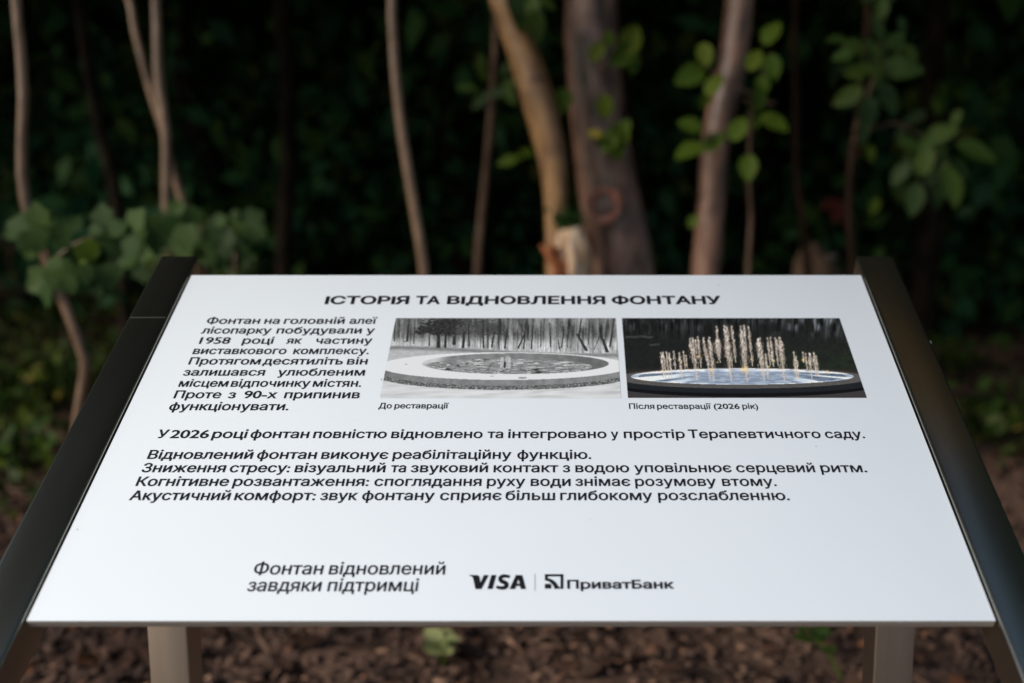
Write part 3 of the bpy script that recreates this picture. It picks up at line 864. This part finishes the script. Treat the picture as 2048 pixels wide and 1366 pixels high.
tan, tan_tr = grown_tree('leaning_tree', 'tree', 'smooth tan trunk leaning left beside the thick brown trunk behind the board centre',
           [(988, -60), (1014, 20), (1046, 110), (1078, 210), (1103, 300), (1112, 380), (1110, 460), (1112, 560)], 3.95, 58, 'tan', 5.2, ((-.6, 3.6, 5.2), (1.6, 1.6, 1.0), 60, 110, .25, .16), seed=41, limbs=8, r_top=.03, widths=[52, 56, 62, 66, 60, 50, 40, 44])
placed_leaves('foliage', [(950, 60, 190, 80), (1030, 130, 170, 80), (1010, 40, 130, 100), (930, 30, 130, 60), (1045, 60, 100, 60), (1080, 20, 110, 30)], 3.85, 'leaf', tan, OVATE, s2, 650, 0, 42, .05)
# bark ring scar across the leaning trunk
for py, w in ((160, 60), (318, 52)):
    c = at(1064 if py == 160 else 1107, py, 3.95)
    a = np.linspace(0, 2 * np.pi, 20)
    V, F = tube([c + np.array([math.cos(t) * w / FPX * 3.95 * .5, math.sin(t) * w / FPX * 3.95 * .5, .014 * math.cos(t)]) for t in a], np.full(20, .006), 6, .02, .2, 2)
    mesh('bark_ring', V, F, M['bark_brown'], tan_tr, smooth=True)

thick, thick_tr = grown_tree('thick_tree', 'tree', 'thickest dark brown trunk with a reddish pruned knot, behind the middle of the board',
           [(1178, -60), (1182, 40), (1188, 140), (1198, 250), (1212, 350), (1230, 450), (1246, 560)], 4.2, 112, 'plum', 6.0, ((-.5, 2.7, 5.9), (1.9, 2.8, 1.2), 150, 130, .26, .18), seed=51, limbs=12, seg=24, rough=.05, r_top=.06, widths=[100, 102, 106, 110, 118, 124, 132])
kc = at(1209, 410, 4.2 - 0.158)
a = np.linspace(0, 2 * np.pi, 26)
V, F = tube([kc + np.array([.053 * math.cos(t), .012 * abs(math.cos(t)), .055 * math.sin(t)]) for t in a], .0165 + .004 * np.sin(a * 3), 8, .02, .3, 6)
knot = mesh('pruned_knot', V, F, M['knot'], thick_tr, smooth=True)
V, F = tube([kc + np.array([0, .006, 0]), kc + np.array([0, .05, 0]), kc + np.array([0, .14, 0])], [.042, .055, .09], 16, .02, .05, 6)
mesh('knot_core', V, F, M['knot_core'], knot, smooth=True)
placed_leaves('foliage', [(1385, 190, 80, 60), (1325, 255, 110, 130), (1490, 190, 160, 300), (1450, 270, 150, 140), (1495, 300, 130, 80), (1365, 520, 120, 85), (1160, 490, 130, 85), (1125, 545, 90, 110),
               (1390, 690, 130, 120), (1440, 680, 150, 100), (1420, 730, 120, 70), (1345, 690, 100, 60), (1455, 630, 110, 300), (1420, 640, 90, 250)], 3.95, 'leaf_bright', thick, ROUND * [.9, 1.0], s2, 650, 0, 52, .04, .8, .35)
single_leaves('yellow_leaf', [(1315, 655, 75, 200)], 3.93, 'leaf_yellow', thick, ROUND, s2, 650, 0, 53, .01)
for pts in ([(1340, 720), (1400, 690), (1460, 620)], [(1330, 330), (1420, 280), (1500, 200)], [(1340, 560), (1365, 500)]):
    twig(pts, 3.98, .005, .002, thick, 'plum', s2, 650, 0)

# freshly snapped stump between the two
sp0 = at(1142, 455, 3.9); sp1 = at(1140, 700, 3.9)
gz = float(ground_z(sp1[0], 3.9))
stump = empty('snapped_stump', (sp0[0], 3.9, gz), 'freshly snapped stump with pale wood and orange splinters beside the leaning tan trunk', 'stump')
V, F = tube([(sp0[0] + .01, 3.9, gz - .1), (sp0[0] + .005, 3.9, gz + .25), (sp0[0], 3.9, sp0[2] - .08)], [.062, .056, .05], 14, .04, .08, 7)
body = mesh('trunk', V, F, M['bark_tan'], stump, smooth=True)
V, F = join([tube([at(1150, 560, 3.86), at(1148, 500, 3.86), at(1140, 456, 3.86)], [.048, .050, .040], 12, .02, .16, 8),
             tube([at(1165, 545, 3.85), at(1166, 495, 3.85), at(1156, 458, 3.85)], [.024, .026, .010], 8, .02, .3, 9),
             tube([at(1128, 540, 3.83), at(1124, 490, 3.83), at(1120, 462, 3.83)], [.022, .018, .006], 7, .02, .3, 19),
             tube([at(1142, 560, 3.81), at(1146, 520, 3.81), at(1138, 470, 3.82)], [.014, .018, .006], 7, .02, .4, 29)])
mesh('broken_wood', V, F, M['fresh'], stump, smooth=True)
sps = []
for x0, y0, x1, y1, r in [(1128, 530, 1082, 490, .016), (1130, 545, 1092, 506, .02), (1122, 515, 1090, 496, .014), (1134, 556, 1104, 528, .02), (1122, 560, 1110, 535, .018), (1118, 500, 1100, 488, .012)]:
    sps.append(tube([at(x0, y0, 3.82), at((x0 + x1) / 2 - 2, (y0 + y1) / 2 + 4, 3.79), at(x1, y1, 3.77)], [r, r * .8, r * .25], 6, .02, .3, x0))
V, F = join(sps); mesh('splinter', V, F, M['splinter'], stump, smooth=True)
n = 160
P = at(1134, 444, 3.86) + rng.normal(size=(n, 3)) * np.array([.024, .02, .018])
V, F = leaf_set(P, rand_dirs(n) + [0, -.2, .5], rand_dirs(n) + [0, -.5, .4], rng.uniform(.018, .035, n), LOW)
mesh('moss_tuft', V, F, M['moss'], stump)

grown_tree('brown_tree', 'tree', 'slender reddish brown trunk leaning right, behind the right part of the board',
           [(1482, -60), (1476, 40), (1462, 140), (1438, 240), (1430, 300), (1424, 400), (1416, 490), (1408, 600)], 4.0, 62, 'brown', 5.4, ((1.33, 2.42, 3.4), (.46, .40, .22), 34, 130, .10, .11), leaf='leaf_golden', seed=61, limbs=8, seg=18, rough=.07, r_top=.035)  # golden crown added out of view, placed to reflect in the right rail

s3 = 748 / 1703
leafy, _ = grown_tree('leafy_sapling', 'sapling', 'thin sapling with round fresh green leaves hanging around the slender reddish trunk',
           [(1503, 215), (1500, 270), (1498, 350), (1502, 440), (1498, 500), (1494, 600)], 3.72, 19, 'dull', float(at(1503, 200, 3.72)[2]), None, seed=62)
placed_leaves('foliage', [(555, 150, 125, 300), (250, 250, 110, 80), (475, 272, 110, 300), (558, 305, 115, 75), (180, 345, 150, 155), (295, 385, 120, 300), (490, 450, 130, 95), (250, 455, 85, 110), (180, 572, 115, 200),
               (402, 585, 125, 300), (567, 562, 145, 20), (292, 645, 130, 320), (178, 690, 145, 160), (448, 765, 125, 95), (478, 565, 60, 90), (195, 1010, 70, 120), (515, 385, 90, 80)],
              3.6, 'leaf_bright', leafy, ROUND * [.88, 1.0], s3, 1300, 0, 63, .08, .85, .35)
for pts in ([(470, 620), (400, 560), (290, 620), (180, 660)], [(480, 500), (500, 380), (560, 230)], [(475, 560), (520, 550), (560, 560)], [(470, 430), (300, 350), (240, 260)]):
    twig(pts, 3.66, .004, .0015, leafy, 'brown', s3, 1300, 0)

wide, _ = grown_tree('broadleaf_sapling', 'sapling', 'dim sapling with large drooping leaves in two bunches above the right rail',
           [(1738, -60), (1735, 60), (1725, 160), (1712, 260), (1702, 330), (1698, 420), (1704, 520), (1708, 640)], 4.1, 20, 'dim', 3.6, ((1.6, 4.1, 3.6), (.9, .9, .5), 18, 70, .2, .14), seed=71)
placed_leaves('foliage', [(1150, 310, 190, 5), (1010, 310, 110, 200), (900, 440, 150, 150), (990, 520, 170, 95), (1085, 450, 170, 60), (940, 330, 120, 170), (1035, 130, 120, 250), (930, 210, 120, 200), (1120, 180, 110, 320),
               (1060, 30, 100, 270), (880, 250, 110, 160), (970, 620, 90, 95), (1010, 220, 110, 240), (850, 180, 100, 180)], 3.9, 'leaf', wide, OVATE, s3, 1300, 0, 72, .1)
placed_leaves('foliage', [(1490, 690, 200, 20), (1375, 850, 200, 75), (1245, 745, 160, 110), (1205, 910, 160, 100), (1305, 890, 140, 85), (1330, 605, 150, 340), (1140, 790, 130, 130), (1180, 660, 120, 200), (1420, 780, 140, 50), (1260, 650, 110, 300)],
              3.85, 'leaf', wide, OVATE, s3, 1300, 0, 73, .1)
single_leaves('young_leaf', [(1020, 940, 90, 110), (1300, 480, 70, 250), (1005, 700, 80, 80), (960, 660, 60, 70)], 4.2, 'leaf_bright', wide, OVATE, s3, 1300, 0, 74, .1)
r_ = np.random.default_rng(78)
placed_leaves('low_foliage', [(x + r_.normal() * 75, y + r_.normal() * 110, r_.uniform(60, 110), r_.uniform(20, 160)) for x, y in [(1000, 300)] * 20 + [(1290, 750)] * 18 + [(1080, 120)] * 10], 4.15, 'leaf', wide, OVATE, s3, 1300, 0, 79, .12, .8)
single_leaves('dead_leaf', [(850, 960, 120, 100), (815, 930, 90, 160), (900, 1010, 90, 60), (950, 680, 70, 90)], 4.9, 'leaf_red', wide, OVATE, s3, 1300, 0, 75, .1)
for pts in ([(930, 600), (1010, 380), (1030, 300), (1060, 100)], [(920, 640), (1100, 560), (1250, 620), (1420, 660)], [(1020, 320), (1110, 310)], [(1260, 630), (1320, 760)]):
    twig(pts, 3.98, .006, .002, wide, 'dull', s3, 1300, 0)
grown_tree('faint_sapling', 'sapling', 'faint thin sapling bending in the shade between the reddish trunk and right rail',
           [(1590, 100), (1592, 250), (1592, 340), (1602, 420), (1612, 500), (1616, 600)], 5.0, 17, 'dim', 3.8, ((1.2, 5, 4.0), (.7, .7, .5), 14, 70, .2, .14), seed=76)

# dark trunks farther in
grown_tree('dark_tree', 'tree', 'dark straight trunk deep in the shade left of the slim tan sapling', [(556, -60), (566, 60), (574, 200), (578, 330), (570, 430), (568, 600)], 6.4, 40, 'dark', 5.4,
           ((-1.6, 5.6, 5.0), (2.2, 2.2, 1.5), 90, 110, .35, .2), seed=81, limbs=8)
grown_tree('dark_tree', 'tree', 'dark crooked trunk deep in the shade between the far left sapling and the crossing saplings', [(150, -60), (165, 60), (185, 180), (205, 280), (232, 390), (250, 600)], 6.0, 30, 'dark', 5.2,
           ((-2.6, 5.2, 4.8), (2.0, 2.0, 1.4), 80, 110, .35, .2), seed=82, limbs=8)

def forest_tree(seed, h, r0):
    r_ = np.random.default_rng(seed)
    t = empty('forest_tree', (0, 0, 0), 'dark tree standing deep in the shaded wood behind the saplings', 'tree', 'dark trees deep in the wood')
    path = [np.array([0, 0, -.2])] + [np.array([r_.normal() * .08, r_.normal() * .08, z]) for z in np.linspace(.9, h, 5)]
    parts = [tube(path, np.linspace(r0, r0 * .4, 6), 12, .12, .07, seed)]
    C = crown_centers((0, 0, h + .1), (2.5, 2.5, 1.7), 90, r_)
    for q in C[:10]:
        s = path[-1] if q[2] > h else path[-2]
        parts.append(tube([s, (s + q) / 2 + r_.normal(size=3) * .15, q], [r0 * .4, r0 * .25, r0 * .08], 7, .2, .05, seed))
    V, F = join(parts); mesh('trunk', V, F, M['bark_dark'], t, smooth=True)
    V, F = crown_leaves(C, 95, .38, .24, r_)
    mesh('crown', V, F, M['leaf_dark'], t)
    return t
protos = [forest_tree(101, 4.7, .11), forest_tree(102, 5.4, .14), forest_tree(103, 4.2, .09)]
for sd_t, x, y in ((104, -4.1, 1.0), (105, 4.3, .4)):          # two taller ones added out of view to keep sky reflections off the rails
    t = forest_tree(sd_t, 7.0, .16)
    t['label'] = 'tall dark tree added out of view beside the board to block sky from its rails'
    t['group'] = 'unseen tall trees added beside the board'
    t.location = (x, y, float(ground_z(x, y)))
spots = [(-3.6, 4.6), (4.3, 5.8), (4.6, 7.4), (-5.2, 6.6), (.4, 6.8), (2.4, 7.2), (-2.8, 8.4), (-.9, 9.2), (1.6, 9.6), (4.0, 9.0), (-5.0, 10.2), (6.4, 9.2), (-7.0, 8.8), (3.2, 11.6), (-3.2, 11.8), (0.2, 12.2),
         (6.0, 12.6), (-6.4, 13.0), (8.6, 11.6), (-9.0, 12.0), (5.2, 3.4), (7.4, 5.8), (-7.6, 5.6), (5.1, 2.5)]
for i, (x, y) in enumerate(spots):
    t = protos[i] if i < 3 else copy_tree(protos[i % 3])
    t.location = (x, y, float(ground_z(x, y)))
    t.rotation_euler.z = i * 2.4
    s = 1 + .12 * math.sin(i * 1.7)
    t.scale = (s, s, s)

# ------------------------------------------------------------------ undergrowth, ground cover, litter (stuff)
def scatter(n, x0, x1, y0, y1, r=rng):
    return r.uniform(x0, x1, n), y0 + (y1 - y0) * np.sqrt(r.uniform(0, 1, n))
# loose leafy understory
cx, cy = scatter(520, -8, 8, 5.8, 13)
cz = ground_z(cx, cy) + rng.uniform(.1, 1, 520) ** 1.1 * (2.7)
V, F = crown_leaves(np.stack([cx, cy, cz], 1), 50, .27, .21, rng, .5)
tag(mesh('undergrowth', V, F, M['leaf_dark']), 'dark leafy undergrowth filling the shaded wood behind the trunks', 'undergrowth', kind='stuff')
# the far wood that closes the view
n = 46000
fx, fy = rng.uniform(-24, 24, n), rng.uniform(14, 20, n)
fz = ground_z(fx, fy) + rng.uniform(-.2, 6.5, n)
V, F = leaf_set(np.stack([fx, fy, fz], 1), rand_dirs(n) + [0, 0, -.3], rand_dirs(n) + [0, -.3, .5], rng.uniform(.28, .55, n), LOW)
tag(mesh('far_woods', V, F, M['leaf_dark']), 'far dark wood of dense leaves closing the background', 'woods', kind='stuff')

# low green cover in patches
n = 26000
gx_, gy_ = rng.uniform(-5, 5, n), rng.uniform(3.4, 10.5, n)
keep = vnoise(gx_ * 1.1 + 5, gy_ * 1.1, 77) > np.where(gy_ < 4.6, .66, .48)
gx_, gy_ = gx_[keep], gy_[keep]; n = len(gx_)
h = rng.uniform(0, 1, n) ** 1.5 * .3 * vnoise(gx_ * 2, gy_ * 2, 78)
V, F = leaf_set(np.stack([gx_, gy_, ground_z(gx_, gy_) + .01 + h], 1), rand_dirs(n) + [0, 0, .3], rand_dirs(n) + [0, -.2, 1.2], rng.uniform(.04, .10, n), LOW)
tag(mesh('ground_cover', V, F, M['ivy']), 'low green ground plants growing in patches between the trunks', 'ground cover', kind='stuff')

n = 22000
lx, ly = rng.uniform(-5.5, 5.5, n), 2.2 + rng.uniform(0, 1, n) ** .8 * 8
V, F = leaf_set(np.stack([lx, ly, ground_z(lx, ly) + rng.uniform(.005, .035, n)], 1), rand_dirs(n) * [1, 1, .3], rand_dirs(n) * .5 + [0, -.1, 1], rng.uniform(.035, .085, n), OVATE[::2], .3, .3)
tag(mesh('leaf_litter', V, F, M['litter']), 'brown dead leaves littering the forest floor', 'leaf litter', kind='stuff')

# bark mulch in front of and below the sign
n = 13000
wx, wy = rng.uniform(-2.2, 2.2, n), rng.uniform(1.3, 4.3, n)
wz = ground_z(wx, wy) + rng.uniform(-.004, .014, n)
A = rand_dirs(n) * [1, 1, .35]; A /= np.linalg.norm(A, axis=1)[:, None]
Nn = rand_dirs(n) * .4 + [0, 0, 1]
Sd = np.cross(A, Nn); Sd /= np.linalg.norm(Sd, axis=1)[:, None]
Up = np.cross(Sd, A)
big = (rng.uniform(0, 1, n) > .97)[:, None]
L = (.006 + .030 * rng.uniform(0, 1, n) ** 2.5)[:, None] * np.where(big, 2.6, 1); W_ = rng.uniform(.004, .013, n)[:, None] * np.where(big, .9, 1); T_ = rng.uniform(.001, .0045, n)[:, None]
C0 = np.stack([wx, wy, wz], 1)
V = np.stack([C0 + sa * A * L * (1 - .25 * (sc > 0)) + sb * Sd * W_ + sc * Up * T_ for sc in (-1, 1) for sa, sb in ((-1, -1), (1, -1), (1, 1), (-1, 1))], 1).reshape(-1, 3)
b = np.arange(n)[:, None, None] * 8
q = np.array([(0, 3, 2, 1), (4, 5, 6, 7), (0, 1, 5, 4), (1, 2, 6, 5), (2, 3, 7, 6), (3, 0, 4, 7)])[None]
tag(mesh('bark_mulch', V, (b + q).reshape(-1, 4), M['chips']), 'brown bark chips covering the soil below the board', 'mulch', kind='stuff')

# ------------------------------------------------------------------ small single plants
def floor_at(px, py):
    d = ray(px, py); o = np.array([0, 0, CAM_H])
    t = CAM_H / -d[2]
    for _ in range(6):
        p = o + d * t
        t += (float(ground_z(p[0], p[1])) - p[2]) / d[2]
    return o + d * t

def little_plant(px, py, label, leaves, h, size, mat, seed, outline=ROUND, name='seedling', cat='seedling', lean=(0, 0)):
    r_ = np.random.default_rng(seed)
    p = floor_at(px, py)
    t = empty(name, p, label, cat)
    top = p + np.array([lean[0], lean[1], h])
    V, F = tube([p - [0, 0, .03], (p + top) / 2 + [.006, 0, .01], top], [.004, .003, .0018], 6, .02, .05, seed)
    mesh('stem', V, F, M['leaf_bright'], t, smooth=True)
    k = leaves
    a = np.arange(k) * 2.4 + seed
    f = .45 + .55 * np.arange(1, k + 1) / k
    P = p + (top - p) * f[:, None]
    up = np.stack([np.cos(a), np.sin(a) - .2, np.full(k, .45)], 1)
    V, F = leaf_set(P, up, np.tile([0, -.45, 1.0], (k, 1)), size * r_.uniform(.7, 1.15, k), outline)
    mesh('foliage', V, F, M[mat], t)
    return t
little_plant(884, 1335, 'small pale green seedling on the bark mulch below the middle of the board', 7, .07, .065, 'leaf_pale', 3)
little_plant(1700, 1365, 'leaning green weed with a long stem beside the right post', 9, .12, .07, 'leaf', 5, OVATE, 'weed', 'weed', (-.12, .10))
WEEDS = [(40, 940, 'bright green weed clump beside the left rail, nearest to the camera', 26, .16, .12),
         (90, 800, 'green weed clump under the maple sapling, beside the left rail', 26, .18, .12),
         (20, 830, 'green weed at the far left edge of the picture', 20, .15, .12),
         (1980, 880, 'yellowish green weed clump outside the right rail', 18, .14, .10),
         (2030, 830, 'green weed at the far right edge of the picture', 18, .16, .11),
         (1900, 740, 'dim green weed clump just outside the upper right rail', 18, .16, .11)]
for i, (a, b_, lab, k, h, s_) in enumerate(WEEDS):
    p = floor_at(a, b_)
    t = empty('weed', p, lab, 'weed', 'weeds beside the board')
    r_ = np.random.default_rng(200 + i)
    P = p + r_.normal(size=(k * 3, 3)) * np.array([.13, .10, 0]) + np.stack([0 * np.arange(k * 3), 0 * np.arange(k * 3), r_.uniform(.02, h, k * 3)], 1)
    V, F = leaf_set(P, rand_dirs(k * 3, r_) + [0, -.2, .2], rand_dirs(k * 3, r_) * .5 + [0, -.4, 1], s_ * r_.uniform(.5, 1, k * 3), OVATE)
    mesh('foliage', V, F, M['weed'], t)
    parts = [tube([p + [0, 0, -.03], (p + q) / 2 + [0, 0, .02], q], [.003, .0025, .0015], 5, .05, .05, j) for j, q in enumerate(P[::6])]
    V, F = join(parts); mesh('stem', V, F, M['weed'], t)

# grey old stump behind the right end of the board
lp = at(1636, 512, 5.5)
lg = float(ground_z(lp[0], 5.5))
old = empty('old_stump', (lp[0], 5.5, lg), 'grey brown old stump standing behind the right end of the board top', 'stump')
V, F = tube([(lp[0] + .05, 5.5, lg - .1), (lp[0] + .02, 5.5, lg + .4), (lp[0], 5.5, lp[2] - .05), (lp[0] + .02, 5.5, lp[2])], [.15, .125, .118, .085], 18, .04, .12, 10)
mesh('trunk', V, F, M['bark_dull'], old, smooth=True)
V, F = tube([(lp[0] + .02, 5.49, lp[2] - .01), (lp[0] + .02, 5.49, lp[2] + .012)], [.085, .07], 14, .02, .15, 12)
mesh('cut_top', V, F, M['knot_core'], old, smooth=True)
